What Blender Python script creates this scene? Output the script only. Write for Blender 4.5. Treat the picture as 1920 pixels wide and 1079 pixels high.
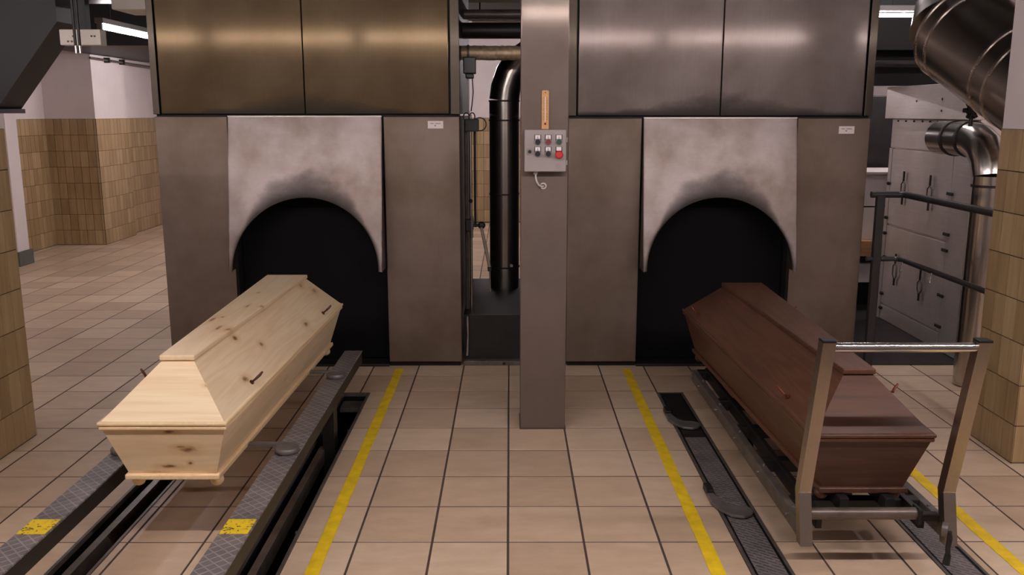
import bpy, math, random
from mathutils import Vector

random.seed(11)
scene = bpy.context.scene
for o in list(bpy.data.objects):
    bpy.data.objects.remove(o)
COL = scene.collection

# ------------------------------------------------------------------ camera
H = 1.668
cam_d = bpy.data.cameras.new('camera')
cam_d.sensor_width = 36.0
cam_d.lens = 1680 / 1920 * 36.0
cam_d.clip_start = 0.05
cam = bpy.data.objects.new('camera', cam_d)
cam.location = (0, 0, H)
PITCH, YAW = math.radians(11.064), math.radians(0.134)
cam.rotation_euler = (math.pi / 2 - PITCH, 0, -YAW)
COL.objects.link(cam)
scene.camera = cam

# ------------------------------------------------------------------ world, exposure
w = bpy.data.worlds.new('world')
w.use_nodes = True
w.node_tree.nodes['Background'].inputs[0].default_value = (0.5, 0.46, 0.44, 1)
w.node_tree.nodes['Background'].inputs[1].default_value = 0.02
scene.world = w
scene.view_settings.view_transform = 'Standard'
scene.view_settings.look = 'None'
scene.view_settings.exposure = 0.85
scene.view_settings.gamma = 1.0
scene.view_settings.use_curve_mapping = False
TUBE_MAIN = 74.0      # emission of the tubes of the working hall
TUBE_HALL = 66.0      # emission of the tubes of the rear aisles
TUBE_COL = (1.0, 0.92, 0.92)


# ------------------------------------------------------------------ materials
def mat_new(name):
    m = bpy.data.materials.new(name)
    m.use_nodes = True
    return m, m.node_tree.nodes, m.node_tree.links, m.node_tree.nodes['Principled BSDF']


def nmath(N, L, op, a, b=None, c=None, clamp=False):
    n = N.new('ShaderNodeMath')
    n.operation = op
    n.use_clamp = clamp
    for i, v in enumerate((a, b, c)):
        if v is None:
            continue
        if isinstance(v, (int, float)):
            n.inputs[i].default_value = v
        else:
            L.new(v, n.inputs[i])
    return n.outputs[0]


def noise(N, L, scale=(1, 1, 1), sc=5.0, detail=4.0, rough=0.55, coord='Object', rot=(0, 0, 0), loc=None):
    tc = N.new('ShaderNodeTexCoord')
    mp = N.new('ShaderNodeMapping')
    mp.inputs['Scale'].default_value = scale
    mp.inputs['Rotation'].default_value = rot
    if loc:
        mp.inputs['Location'].default_value = loc
    L.new(tc.outputs[coord], mp.inputs[0])
    n = N.new('ShaderNodeTexNoise')
    n.inputs['Scale'].default_value = sc
    n.inputs['Detail'].default_value = detail
    n.inputs['Roughness'].default_value = rough
    L.new(mp.outputs[0], n.inputs['Vector'])
    return n.outputs['Fac']


def ramp(N, L, fac, stops):
    r = N.new('ShaderNodeValToRGB')
    els = r.color_ramp.elements
    while len(els) < len(stops):
        els.new(0.5)
    for e, (p, c) in zip(els, stops):
        e.position = p
        e.color = (c[0], c[1], c[2], 1)
    L.new(fac, r.inputs[0])
    return r.outputs[0]


def mixc(N, L, fac, a, b, mode='MIX'):
    n = N.new('ShaderNodeMix')
    n.data_type = 'RGBA'
    n.blend_type = mode
    for sock, v in ((n.inputs[0], fac), (n.inputs[6], a), (n.inputs[7], b)):
        if isinstance(v, (int, float)):
            sock.default_value = v
        elif isinstance(v, tuple):
            sock.default_value = (v[0], v[1], v[2], 1)
        else:
            L.new(v, sock)
    return n.outputs[2]


def bump(N, L, b, height, strength=0.2, dist=0.002):
    n = N.new('ShaderNodeBump')
    n.inputs['Strength'].default_value = strength
    n.inputs['Distance'].default_value = dist
    L.new(height, n.inputs['Height'])
    L.new(n.outputs[0], b.inputs['Normal'])


def simple(name, col, rough=0.5, metal=0.0, var=0.15, vs=6.0, bmp=0.0, scale=(1, 1, 1)):
    m, N, L, b = mat_new(name)
    f = noise(N, L, scale, vs)
    c0 = tuple(c * (1 - var) for c in col)
    c1 = tuple(min(1, c * (1 + var)) for c in col)
    L.new(ramp(N, L, f, [(0.3, c0), (0.7, c1)]), b.inputs['Base Color'])
    b.inputs['Roughness'].default_value = rough
    b.inputs['Metallic'].default_value = metal
    if bmp:
        bump(N, L, b, noise(N, L, scale, vs * 12), bmp)
    return m


def brushed(name, col, rough=0.3, axis='Z', var=0.12, soot=None, dirt=0.35, core=0.0):
    """brushed stainless steel, grain along axis; soot: None, 'arch' or 'edge' (a burnt stain)"""
    m, N, L, b = mat_new(name)
    s = {'Z': (60, 60, 1.2), 'X': (1.2, 60, 60), 'Y': (60, 1.2, 60)}[axis]
    g = noise(N, L, s, 3.0, 5.0, 0.6)
    cl = noise(N, L, (1, 1, 1), 2.2, 5.0, 0.6)
    c = ramp(N, L, g, [(0.25, tuple(x * (1 - var) for x in col)), (0.75, tuple(min(1, x * (1 + var)) for x in col))])
    c = mixc(N, L, nmath(N, L, 'MULTIPLY', ramp(N, L, cl, [(0.40, (0, 0, 0)), (0.65, (1, 1, 1))]), dirt), c,
             tuple(x * y for x, y in zip(col, (0.62, 0.56, 0.48))))
    r = nmath(N, L, 'MULTIPLY_ADD', g, 0.12, rough - 0.06)
    r = nmath(N, L, 'MULTIPLY_ADD', cl, 0.16, nmath(N, L, 'SUBTRACT', r, 0.08))
    met = None
    if soot:
        tc = N.new('ShaderNodeTexCoord')
        sp = N.new('ShaderNodeSeparateXYZ')
        L.new(tc.outputs['Object'], sp.inputs[0])
        nz = noise(N, L, (1, 1, 1.6), 6.0, 6.0, 0.65)
        if soot == 'arch':
            # burnt ring above the arched mouth (centre x=0, z=0.675, radius 0.47)
            dz = nmath(N, L, 'SUBTRACT', sp.outputs[2], 0.675)
            rr = nmath(N, L, 'SQRT', nmath(N, L, 'ADD', nmath(N, L, 'MULTIPLY', sp.outputs[0], sp.outputs[0]),
                                           nmath(N, L, 'MULTIPLY', dz, dz)))
            d = nmath(N, L, 'SUBTRACT', rr, 0.46)
            side = nmath(N, L, 'SUBTRACT', 1.0, nmath(N, L, 'MULTIPLY', nmath(N, L, 'MULTIPLY', sp.outputs[0], sp.outputs[0]), 7.0), clamp=True)
            rch = nmath(N, L, 'MULTIPLY_ADD', nz, 0.26, 0.0)
            rch = nmath(N, L, 'MULTIPLY', rch, nmath(N, L, 'MULTIPLY_ADD', side, 1.5, 0.25))
            fac = nmath(N, L, 'SUBTRACT', 1.0, nmath(N, L, 'DIVIDE', d, rch), clamp=True)
            fac = nmath(N, L, 'MULTIPLY', nmath(N, L, 'POWER', fac, 1.5), 0.96)
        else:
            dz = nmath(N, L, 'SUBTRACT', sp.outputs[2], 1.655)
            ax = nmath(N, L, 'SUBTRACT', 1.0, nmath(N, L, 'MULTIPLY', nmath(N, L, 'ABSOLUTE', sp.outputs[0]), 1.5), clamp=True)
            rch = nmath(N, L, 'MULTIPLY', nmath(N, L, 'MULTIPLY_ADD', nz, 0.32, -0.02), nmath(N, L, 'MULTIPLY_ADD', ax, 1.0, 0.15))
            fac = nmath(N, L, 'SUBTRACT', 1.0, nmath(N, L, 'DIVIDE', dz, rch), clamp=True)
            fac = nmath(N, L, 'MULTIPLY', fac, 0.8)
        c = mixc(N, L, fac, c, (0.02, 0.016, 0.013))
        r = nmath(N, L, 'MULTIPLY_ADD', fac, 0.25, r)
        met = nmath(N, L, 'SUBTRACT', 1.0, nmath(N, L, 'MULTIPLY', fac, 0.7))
    L.new(c, b.inputs['Base Color'])
    L.new(r, b.inputs['Roughness'])
    b.inputs['Metallic'].default_value = 1.0
    if met is not None:
        L.new(met, b.inputs['Metallic'])
    bump(N, L, b, g, 0.015, 0.001)
    if core:
        # second, sharper lobe: the polished tops of the brush marks
        b2 = N.new('ShaderNodeBsdfPrincipled')
        L.new(mixc(N, L, 1.0, c, (3.2, 3.2, 3.2), 'MULTIPLY'), b2.inputs['Base Color'])
        b2.inputs['Metallic'].default_value = 1.0
        L.new(nmath(N, L, 'MULTIPLY_ADD', g, 0.06, 0.085), b2.inputs['Roughness'])
        mx = N.new('ShaderNodeMixShader')
        mx.inputs[0].default_value = core
        L.new(b.outputs[0], mx.inputs[1])
        L.new(b2.outputs[0], mx.inputs[2])
        L.new(mx.outputs[0], N['Material Output'].inputs['Surface'])
    return m


def tile_mat(name, cols, rough, scale, sc, stripe=0.5):
    m, N, L, b = mat_new(name)
    oi = N.new('ShaderNodeObjectInfo')
    geo = N.new('ShaderNodeNewGeometry')
    rnd = nmath(N, L, 'FRACT', nmath(N, L, 'ADD', oi.outputs['Random'], geo.outputs['Random Per Island']))
    tc = N.new('ShaderNodeTexCoord')
    ad = N.new('ShaderNodeVectorMath')
    ad.operation = 'ADD'
    L.new(tc.outputs['Object'], ad.inputs[0])
    sc3 = N.new('ShaderNodeCombineXYZ')
    for i in range(3):
        L.new(nmath(N, L, 'MULTIPLY', rnd, 17.0 + 9 * i), sc3.inputs[i])
    L.new(sc3.outputs[0], ad.inputs[1])
    mp = N.new('ShaderNodeMapping')
    mp.inputs['Scale'].default_value = scale
    L.new(ad.outputs[0], mp.inputs[0])
    n = N.new('ShaderNodeTexNoise')
    n.inputs['Scale'].default_value = sc
    n.inputs['Detail'].default_value = 6
    n.inputs['Roughness'].default_value = 0.6
    L.new(mp.outputs[0], n.inputs['Vector'])
    f = nmath(N, L, 'ADD', nmath(N, L, 'MULTIPLY', n.outputs['Fac'], stripe + 0.2), nmath(N, L, 'MULTIPLY', rnd, 0.8 - stripe))
    c = ramp(N, L, f, [(0.25, cols[0]), (0.5, cols[1]), (0.75, cols[2])])
    # faint large dirt patches
    dn = noise(N, L, (1, 1, 1), 1.7, 3.0, 0.5, coord='Generated')
    L.new(c, b.inputs['Base Color'])
    L.new(nmath(N, L, 'MULTIPLY_ADD', n.outputs['Fac'], 0.25, rough - 0.12), b.inputs['Roughness'])
    bump(N, L, b, n.outputs['Fac'], 0.12, 0.002)
    return m


def wood(name, light, dark, knot, axis='Y', rough=0.45, knots=(), ks=3.4):
    m, N, L, b = mat_new(name)
    s = {'Y': (9, 0.55, 9), 'X': (0.55, 9, 9)}[axis]
    s2 = {'Y': (40, 1.3, 40), 'X': (1.3, 40, 40)}[axis]
    g1 = noise(N, L, s, 1.6, 3.0, 0.5)
    wv = nmath(N, L, 'FRACT', nmath(N, L, 'MULTIPLY', g1, 6.0))
    wv = nmath(N, L, 'ABSOLUTE', nmath(N, L, 'MULTIPLY_ADD', wv, 2.0, -1.0))
    g2 = noise(N, L, s2, 2.0, 4.0, 0.6)
    big = noise(N, L, {'Y': (3.5, 0.5, 3.5), 'X': (0.5, 3.5, 3.5)}[axis], 1.3, 2.0)
    f = nmath(N, L, 'ADD', nmath(N, L, 'MULTIPLY', wv, 0.20), nmath(N, L, 'MULTIPLY', g2, 0.22))
    f = nmath(N, L, 'ADD', f, nmath(N, L, 'MULTIPLY', big, 0.60))
    c = ramp(N, L, f, [(0.3, light), (0.85, dark)])
    if knots:
        tc = N.new('ShaderNodeTexCoord')
        wob = noise(N, L, (1, 1, 1), 45.0, 3.0)
        for (kx, ky, kz, kr, ks_) in knots:
            sub = N.new('ShaderNodeVectorMath')
            sub.operation = 'SUBTRACT'
            L.new(tc.outputs['Object'], sub.inputs[0])
            sub.inputs[1].default_value = (kx, ky, kz)
            mul = N.new('ShaderNodeVectorMath')
            mul.operation = 'MULTIPLY'
            L.new(sub.outputs[0], mul.inputs[0])
            mul.inputs[1].default_value = (1, 1 / ks_, 1) if axis == 'Y' else (1 / ks_, 1, 1)
            ln = N.new('ShaderNodeVectorMath')
            ln.operation = 'LENGTH'
            L.new(mul.outputs[0], ln.inputs[0])
            d = nmath(N, L, 'ADD', ln.outputs['Value'], nmath(N, L, 'MULTIPLY_ADD', wob, kr * 1.6, -kr * 0.8))
            k = nmath(N, L, 'SUBTRACT', 1.25, nmath(N, L, 'DIVIDE', d, kr), clamp=True)
            halo = nmath(N, L, 'SUBTRACT', 1.0, nmath(N, L, 'DIVIDE', d, kr * 3.2), clamp=True)
            c = mixc(N, L, nmath(N, L, 'MULTIPLY', halo, 0.85), c, tuple(x * y for x, y in zip(dark, (0.86, 0.78, 0.66))))
            c = mixc(N, L, nmath(N, L, 'MULTIPLY', k, 0.92), c, knot)
    L.new(c, b.inputs['Base Color'])
    b.inputs['Roughness'].default_value = rough
    bump(N, L, b, g2, 0.08, 0.001)
    return m


def tread(name, col, cell, diamond=True, rough=0.42):
    m, N, L, b = mat_new(name)
    tc = N.new('ShaderNodeTexCoord')
    mp = N.new('ShaderNodeMapping')
    mp.inputs['Rotation'].default_value = (0, 0, math.radians(45 if diamond else 38))
    L.new(tc.outputs['Object'], mp.inputs[0])
    br = N.new('ShaderNodeTexBrick')
    br.offset = 0.0 if diamond else 0.5
    br.inputs['Scale'].default_value = 1.0
    br.inputs['Brick Width'].default_value = cell
    br.inputs['Row Height'].default_value = cell if diamond else cell * 0.45
    br.inputs['Mortar Size'].default_value = cell * (0.09 if diamond else 0.14)
    br.inputs['Mortar Smooth'].default_value = 0.4
    L.new(mp.outputs[0], br.inputs['Vector'])
    f = br.outputs['Fac']
    dn = noise(N, L, (1, 1, 1), 9.0, 5.0, 0.6)
    c = ramp(N, L, dn, [(0.3, tuple(x * 0.7 for x in col)), (0.75, tuple(x * 1.2 for x in col))])
    worn_glint = tuple(min(1, x * 2.3) for x in col)  # lighter ridges: wear plus glints painted into the colour
    c = mixc(N, L, nmath(N, L, 'MULTIPLY', f, nmath(N, L, 'MULTIPLY_ADD', dn, 1.2, -0.1), clamp=True), c, worn_glint)
    L.new(c, b.inputs['Base Color'])
    b.inputs['Metallic'].default_value = 0.25
    L.new(nmath(N, L, 'MULTIPLY_ADD', f, -0.1, rough), b.inputs['Roughness'])
    bump(N, L, b, f, 0.7, 0.003)
    return m


def emit(name, col, strength):
    m, N, L, b = mat_new(name)
    b.inputs['Base Color'].default_value = (*col, 1)
    b.inputs['Emission Color'].default_value = (*col, 1)
    b.inputs['Emission Strength'].default_value = strength
    return m


def S(r, g, b_):  # sRGB 0..255 to linear
    f = lambda c: (c / 255 / 12.92) if c / 255 <= 0.04045 else ((c / 255 + 0.055) / 1.055) ** 2.4
    return (f(r), f(g), f(b_))


M = {}
M['grout'] = simple('grout', S(76, 60, 54), 0.8, 0, 0.2, 20)
M['grout_wall'] = simple('wall_grout', S(62, 46, 34), 0.8, 0, 0.2, 20)
M['floor_tile'] = tile_mat('floor_tile_ceramic', [S(184, 157, 131), S(203, 175, 148), S(219, 194, 167)], 0.42, (1, 2.2, 1), 6.0, 0.42)
M['wall_tile'] = tile_mat('wall_tile_ceramic', [S(144, 117, 82), S(168, 141, 103), S(188, 162, 125)], 0.35, (9, 9, 0.7), 3.5, 0.5)
M['plaster'] = simple('white_plaster', S(222, 210, 208), 0.7, 0, 0.05, 2.5, 0.05)
M['ceil'] = simple('ceiling_paint', S(58, 55, 53), 0.85, 0, 0.2, 2.0)
M['plinth_grey'] = simple('grey_green_plinth', S(92, 92, 86), 0.6, 0, 0.15, 8)
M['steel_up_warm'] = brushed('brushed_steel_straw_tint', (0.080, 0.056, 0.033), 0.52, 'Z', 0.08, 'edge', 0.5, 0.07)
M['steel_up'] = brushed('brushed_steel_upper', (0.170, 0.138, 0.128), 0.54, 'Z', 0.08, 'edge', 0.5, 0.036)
M['steel_trim'] = brushed('brushed_steel_trim', (0.085, 0.069, 0.055), 0.45, 'Z', 0.06, None, 0.3, 0.02)
M['steel_low'] = brushed('brushed_steel_lower', (0.235, 0.183, 0.150), 0.56, 'Z', 0.06, None, 0.6)
M['steel_hood'] = brushed('brushed_steel_hood', (0.25, 0.208, 0.198), 0.40, 'X', 0.05, 'arch', 0.9)
M['steel_edge'] = brushed('polished_edge', (0.75, 0.70, 0.66), 0.25, 'X', 0.05)
M['steel_col'] = brushed('brushed_steel_column', (0.225, 0.18, 0.157), 0.72, 'Z', 0.04, None, 0.25, 0.03)
M['steel_pipe'] = simple('stainless_pipe', (0.56, 0.51, 0.47), 0.22, 1.0, 0.08, 5)
M['steel_duct'] = simple('stainless_duct', (0.42, 0.375, 0.335), 0.25, 1.0, 0.08, 5)
M['steel_cart'] = brushed('stainless_cart', (0.40, 0.345, 0.285), 0.32, 'Z', 0.05, None, 0.0)
M['steel_tube'] = simple('stainless_tube', (0.7, 0.66, 0.64), 0.2, 1.0, 0.08, 5)
M['cab_steel'] = brushed('dull_cabinet_steel', (0.68, 0.61, 0.58), 0.46, 'Y', 0.12)
M['black_in'] = simple('black_furnace_door', S(14, 13, 14), 0.8, 0.0, 0.2, 5)
M['cab_steel'].node_tree.nodes['Principled BSDF'].inputs['Metallic'].default_value = 0.7
M['black_in'].node_tree.nodes['Principled BSDF'].inputs['Specular IOR Level'].default_value = 0.15
M['soot_in'] = simple('sooty_steel', S(38, 34, 32), 0.6, 0.3, 0.3, 5)
M['dark_steel'] = simple('dark_painted_steel', S(42, 39, 38), 0.45, 0.4, 0.25, 7, 0.05)
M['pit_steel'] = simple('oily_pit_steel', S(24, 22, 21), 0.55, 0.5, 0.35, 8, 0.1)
M['frame_steel'] = simple('worn_frame_steel', S(100, 92, 87), 0.42, 0.35, 0.3, 14, 0.05)
M['rail_steel'] = simple('worn_rail_steel', S(104, 92, 84), 0.38, 0.4, 0.35, 10, 0.1)
M['tread_big'] = tread('diamond_tread_plate', S(122, 115, 115), 0.033, True)
M['tread_small'] = tread('lozenge_tread_plate', S(108, 101, 101), 0.045, False)
M['paddle'] = simple('dull_cast_paddle', S(112, 106, 103), 0.42, 0.35, 0.25, 14, 0.05)
M['yellow_worn'] = simple('worn_yellow_mark', S(222, 188, 34), 0.6, 0, 0.1, 30)
M['yellow'] = simple('yellow_floor_paint', S(236, 197, 30), 0.6, 0, 0.16, 14)
KN_Y = [(.158, -.272, .387, .011, 1.6), (.09, -.424, .455, .012, 1.5), (.195, -.65, .339, .012, 1.8), (.22, .347, .336, .012, 2.2), (.109, .72, .461, .012, 2.0),
        (.159, .836, .41, .014, 2.0), (.265, .345, .288, .009, 1.5), (.069, -.438, .499, .013, 1.7), (.018, -.409, .499, .009, 4.0), (-.06, -.25, .499, .009, 4.5),
        (-.030, -.20, .499, .006, 2.0), (.015, .04, .499, .007, 4.0), (.085, .03, .499, .009, 1.6), (-.02, .36, .499, .006, 2.0), (.21, -.1, .18, .008, 2.0), (.19, .5, .12, .009, 2.0)]
KN_X = [(.075, -1.013, .177, .013, 2.0), (.048, -1.015, .188, .005, 3.5), (.074, -.994, .114, .006, 1.2), (-.007, -.989, .10, .007, 4.0), (.16, -.977, .057, .010, 1.8),
        (.016, -1.035, .255, .007, 3.0), (.14, -.93, .40, .006, 2.0), (-.05, -.978, .075, .004, 7.0)]
_m = M['yellow_worn']
_N, _L = _m.node_tree.nodes, _m.node_tree.links
_b = _N['Principled BSDF']
_n = noise(_N, _L, (1, 1, 1), 85.0, 2.0)
_c = mixc(_N, _L, ramp(_N, _L, _n, [(0.60, (0, 0, 0)), (0.64, (1, 1, 1))]), _b.inputs['Base Color'].links[0].from_socket, S(70, 58, 40))
_L.new(_c, _b.inputs['Base Color'])
M['pine'] = wood('pine_lengthwise', S(243, 221, 186), S(222, 186, 140), S(122, 70, 36), 'Y', knots=KN_Y)
M['pine_x'] = wood('pine_crosswise', S(244, 223, 188), S(224, 189, 143), S(106, 62, 30), 'X', knots=KN_X)
M['pine_plain'] = wood('pine_moulding', S(240, 214, 172), S(226, 190, 140), S(110, 62, 30), 'Y')
M['brown'] = wood('brown_stain_lengthwise', S(102, 65, 47), S(58, 36, 26), S(58, 32, 26), 'Y', 0.42)
M['brown_x'] = wood('brown_stain_crosswise', S(96, 62, 46), S(54, 34, 26), S(58, 32, 26), 'X', 0.42)
M['screw'] = simple('dark_brown_screw', S(74, 34, 22), 0.4, 0.2, 0.2, 30)
M['copper'] = simple('copper_screw', S(104, 48, 28), 0.35, 0.4, 0.2, 30)
M['box_grey'] = simple('grey_enclosure', S(152, 142, 139), 0.5, 0, 0.04, 8)
M['label'] = simple('white_label', S(235, 222, 220), 0.6, 0, 0.02)
M['print'] = simple('grey_print', S(150, 138, 138), 0.7, 0, 0.02)
M['black'] = simple('black_plastic', S(22, 20, 20), 0.4, 0, 0.1)
M['rubber'] = simple('black_rubber', S(26, 25, 25), 0.7, 0, 0.1)
M['red'] = simple('red_plastic', S(190, 42, 42), 0.4, 0, 0.05)
M['dred'] = simple('dark_red_plastic', S(120, 40, 38), 0.4, 0, 0.05)
M['green'] = simple('dark_green_plastic', S(40, 66, 58), 0.4, 0, 0.05)
M['silver'] = simple('silver_bezel', S(190, 184, 182), 0.25, 0.9, 0.05)
M['grey_cable'] = simple('grey_cable', S(190, 182, 178), 0.5, 0, 0.05)
M['therm'] = wood('thermometer_wood', S(214, 164, 104), S(186, 130, 76), S(110, 62, 30), 'Y', 0.4)
M['lever'] = simple('grimy_lever', S(140, 126, 112), 0.5, 0.2, 0.2, 20)
M['foil'] = simple('crumpled_foil', S(196, 172, 142), 0.4, 0.5, 0.3, 30, 0.6)
M['duct_dark'] = simple('dark_grey_duct', S(21, 20, 19), 0.5, 0.2, 0.12, 2)
M['offwhite'] = simple('off_white_plastic', S(214, 204, 192), 0.6, 0, 0.08, 6)
M['white_cab'] = simple('white_laminate', S(224, 212, 208), 0.5, 0, 0.04)
M['shelf_wood'] = wood('shelf_wood', S(196, 150, 108), S(160, 112, 74), S(90, 50, 30), 'X', 0.5)
M['rail_paint'] = simple('dark_grey_rail_paint', S(50, 47, 47), 0.38, 0.3, 0.1, 8)
M['dark_floor'] = simple('dark_floor_plate', S(42, 39, 38), 0.5, 0.4, 0.25, 10, 0.1)
M['tube'] = emit('fluorescent_tube', TUBE_COL, TUBE_MAIN)
M['tube_hall'] = emit('fluorescent_tube_aisle', (1.0, 0.92, 0.95), TUBE_HALL)
M['lamp_body'] = simple('lamp_housing', S(150, 142, 140), 0.5, 0, 0.05)

# ------------------------------------------------------------------ mesh helpers
WL = {}   # world location of each object


class MB:
    def __init__(s):
        s.v, s.f, s.sm = [], [], []

    def _add(s, vs, fs, smooth=False):
        n = len(s.v)
        s.v += [tuple(p) for p in vs]
        s.f += [tuple(i + n for i in f) for f in fs]
        s.sm += [smooth] * len(fs)
        return s

    def box(s, a, b):
        (x0, y0, z0), (x1, y1, z1) = a, b
        return s._add([(x0, y0, z0), (x1, y0, z0), (x1, y1, z0), (x0, y1, z0), (x0, y0, z1), (x1, y0, z1), (x1, y1, z1), (x0, y1, z1)],
                      [(0, 3, 2, 1), (4, 5, 6, 7), (0, 1, 5, 4), (1, 2, 6, 5), (2, 3, 7, 6), (3, 0, 4, 7)])

    def hexa(s, p):  # 8 corners, bottom ring then top ring
        return s._add(p, [(0, 3, 2, 1), (4, 5, 6, 7), (0, 1, 5, 4), (1, 2, 6, 5), (2, 3, 7, 6), (3, 0, 4, 7)])

    def slab(s, quad, t):  # polygon (outer face, counter-clockwise from outside) thickened inward
        q = [Vector(p) for p in quad]
        n = (q[1] - q[0]).cross(q[2] - q[0]).normalized()
        k = len(q)
        vs = q + [p - n * t for p in q]
        fs = [tuple(range(k)), tuple(range(2 * k - 1, k - 1, -1))]
        fs += [(i, i + k, (i + 1) % k + k, (i + 1) % k) for i in range(k)]
        return s._add(vs, fs)

    def prism(s, poly, z0, z1):  # polygon in XY, counter-clockwise
        return s.slab([(x, y, z1) for x, y in poly], z1 - z0)

    def tube(s, path, r, n=12, cap=True, smooth=True):
        P = [Vector(p) for p in path]
        R = r if isinstance(r, (list, tuple)) else [r] * len(P)
        rings = []
        up = None
        for i, p in enumerate(P):
            if i == 0:
                t = P[1] - P[0]
            elif i == len(P) - 1:
                t = P[-1] - P[-2]
            else:
                t = (P[i + 1] - p).normalized() + (p - P[i - 1]).normalized()
            t = t.normalized()
            if up is None:
                up = Vector((0, 0, 1)) if abs(t.z) < 0.9 else Vector((1, 0, 0))
            a = (up - t * up.dot(t)).normalized()
            up = a
            bb = t.cross(a)
            rings.append([p + (a * math.cos(k * 2 * math.pi / n) + bb * math.sin(k * 2 * math.pi / n)) * R[i] for k in range(n)])
        vs = [q for r_ in rings for q in r_]
        fs = []
        for i in range(len(P) - 1):
            for k in range(n):
                fs.append((i * n + k, i * n + (k + 1) % n, (i + 1) * n + (k + 1) % n, (i + 1) * n + k))
        s._add(vs, fs, smooth)
        if cap:
            m = len(s.v)
            s.v += [tuple(q) for q in rings[0]] + [tuple(q) for q in rings[-1]]
            s.f += [tuple(m + n - 1 - k for k in range(n)), tuple(m + n + k for k in range(n))]
            s.sm += [False, False]
        return s

    def sphere(s, c, r, nu=16, nv=10):
        rx, ry, rz = r if isinstance(r, tuple) else (r, r, r)
        vs = [(c[0], c[1], c[2] - rz)]
        for j in range(1, nv):
            a = -math.pi / 2 + math.pi * j / nv
            for i in range(nu):
                t = 2 * math.pi * i / nu
                vs.append((c[0] + rx * math.cos(a) * math.cos(t), c[1] + ry * math.cos(a) * math.sin(t), c[2] + rz * math.sin(a)))
        vs.append((c[0], c[1], c[2] + rz))
        fs = [(0, 1 + (i + 1) % nu, 1 + i) for i in range(nu)]
        for j in range(nv - 2):
            for i in range(nu):
                fs.append((1 + j * nu + i, 1 + j * nu + (i + 1) % nu, 1 + (j + 1) * nu + (i + 1) % nu, 1 + (j + 1) * nu + i))
        t = len(vs) - 1
        fs += [(1 + (nv - 2) * nu + i, 1 + (nv - 2) * nu + (i + 1) % nu, t) for i in range(nu)]
        return s._add(vs, fs, True)

    def mesh(s, name, mat, origin=(0, 0, 0)):
        me = bpy.data.meshes.new(name)
        me.from_pydata([(x - origin[0], y - origin[1], z - origin[2]) for x, y, z in s.v], [], s.f)
        me.polygons.foreach_set('use_smooth', s.sm)
        me.materials.append(mat)
        me.update()
        return me

    def build(s, name, mat, parent=None, origin=None, bevel=0.0, seg=2):
        if origin is None:
            origin = WL[parent.name] if parent else (0, 0, 0)
        o = bpy.data.objects.new(name, s.mesh(name, mat, origin))
        return place(o, origin, parent, bevel, seg)


def place(o, origin, parent=None, bevel=0.0, seg=2):
    COL.objects.link(o)
    WL[o.name] = tuple(origin)
    if parent:
        o.parent = parent
        p = WL[parent.name]
        o.location = (origin[0] - p[0], origin[1] - p[1], origin[2] - p[2])
    else:
        o.location = origin
    if bevel:
        bm = o.modifiers.new('bevel', 'BEVEL')
        bm.width = bevel
        bm.segments = seg
        bm.limit_method = 'ANGLE'
        bm.angle_limit = math.radians(40)
    return o


def tag(o, label, cat, group=None, kind=None):
    o['label'] = label
    o['category'] = cat
    if group:
        o['group'] = group
    if kind:
        o['kind'] = kind
    return o


def thing(name, loc, label, cat, group=None):
    o = bpy.data.objects.new(name, None)
    o.empty_display_size = 0.1
    place(o, loc)
    return tag(o, label, cat, group)


def bx(name, a, b, mat, parent=None, bevel=0.0):
    c = None
    return MB().box(a, b).build(name, mat, parent, c, bevel)


def circ(cx, cy, r, a0, a1, n):
    return [(cx + r * math.cos(a0 + (a1 - a0) * i / n), cy + r * math.sin(a0 + (a1 - a0) * i / n)) for i in range(n + 1)]


def pxy(X, Y, Z):   # where a point falls in the photograph (only used to pick the tiles in view)
    c, s_ = math.cos(PITCH), math.sin(PITCH)
    x = X * math.cos(YAW) - Y * math.sin(YAW)
    y = X * math.sin(YAW) + Y * math.cos(YAW)
    dep = y * c - (Z - H) * s_
    return 960 + 1680 * x / dep, 539.5 - 1680 * (y * s_ + (Z - H) * c) / dep


# ------------------------------------------------------------------ floor with tiles
LC, RC = -1.280, 1.325            # centre lines of the two charging tracks
SLOT_END = 5.207
SL = [(-1.713, -1.542), (-1.018, -0.847)]      # open channels, left track
SR = [(0.890, 1.047), (1.603, 1.760)]          # covered channels, right track
Y0F, Y1F, X0F, X1F = -3.5, 14.0, -6.2, 4.4

fl = MB()
xs = [X0F, SL[0][0], SL[0][1], SL[1][0], SL[1][1], X1F]
for i in range(5):
    y_lo = SLOT_END if i in (1, 3) else Y0F
    fl.box((xs[i], y_lo, -0.30), (xs[i + 1], Y1F, -0.0012))
floor = fl.build('floor', M['grout'])
tag(floor, 'beige square tiled floor with dark joints running under everything', 'floor', kind='structure')

TW, TL = 0.300, 0.326
JX, JY = 0.0090, 0.0070
jx0, jy0 = -0.008, 3.283
cells = []
for i in range(-21, 15):
    for j in range(-4, 33):
        x0, y0 = jx0 + i * TW, jy0 + j * TL
        if x0 < X0F or x0 + TW > X1F or y0 < 1.9 or y0 + TL > 13.75:
            continue
        if x0 + TW < -5.80 or (y0 > 11.4 and x0 + TW < -5.2):
            continue
        if -2.24 < x0 and x0 + TW < -0.33 and y0 > 5.80 and y0 < 7.5:
            continue
        if 0.38 < x0 and x0 + TW < 2.28 and y0 > 5.80 and y0 < 7.5:
            continue
        cells.append((x0, y0))


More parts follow.
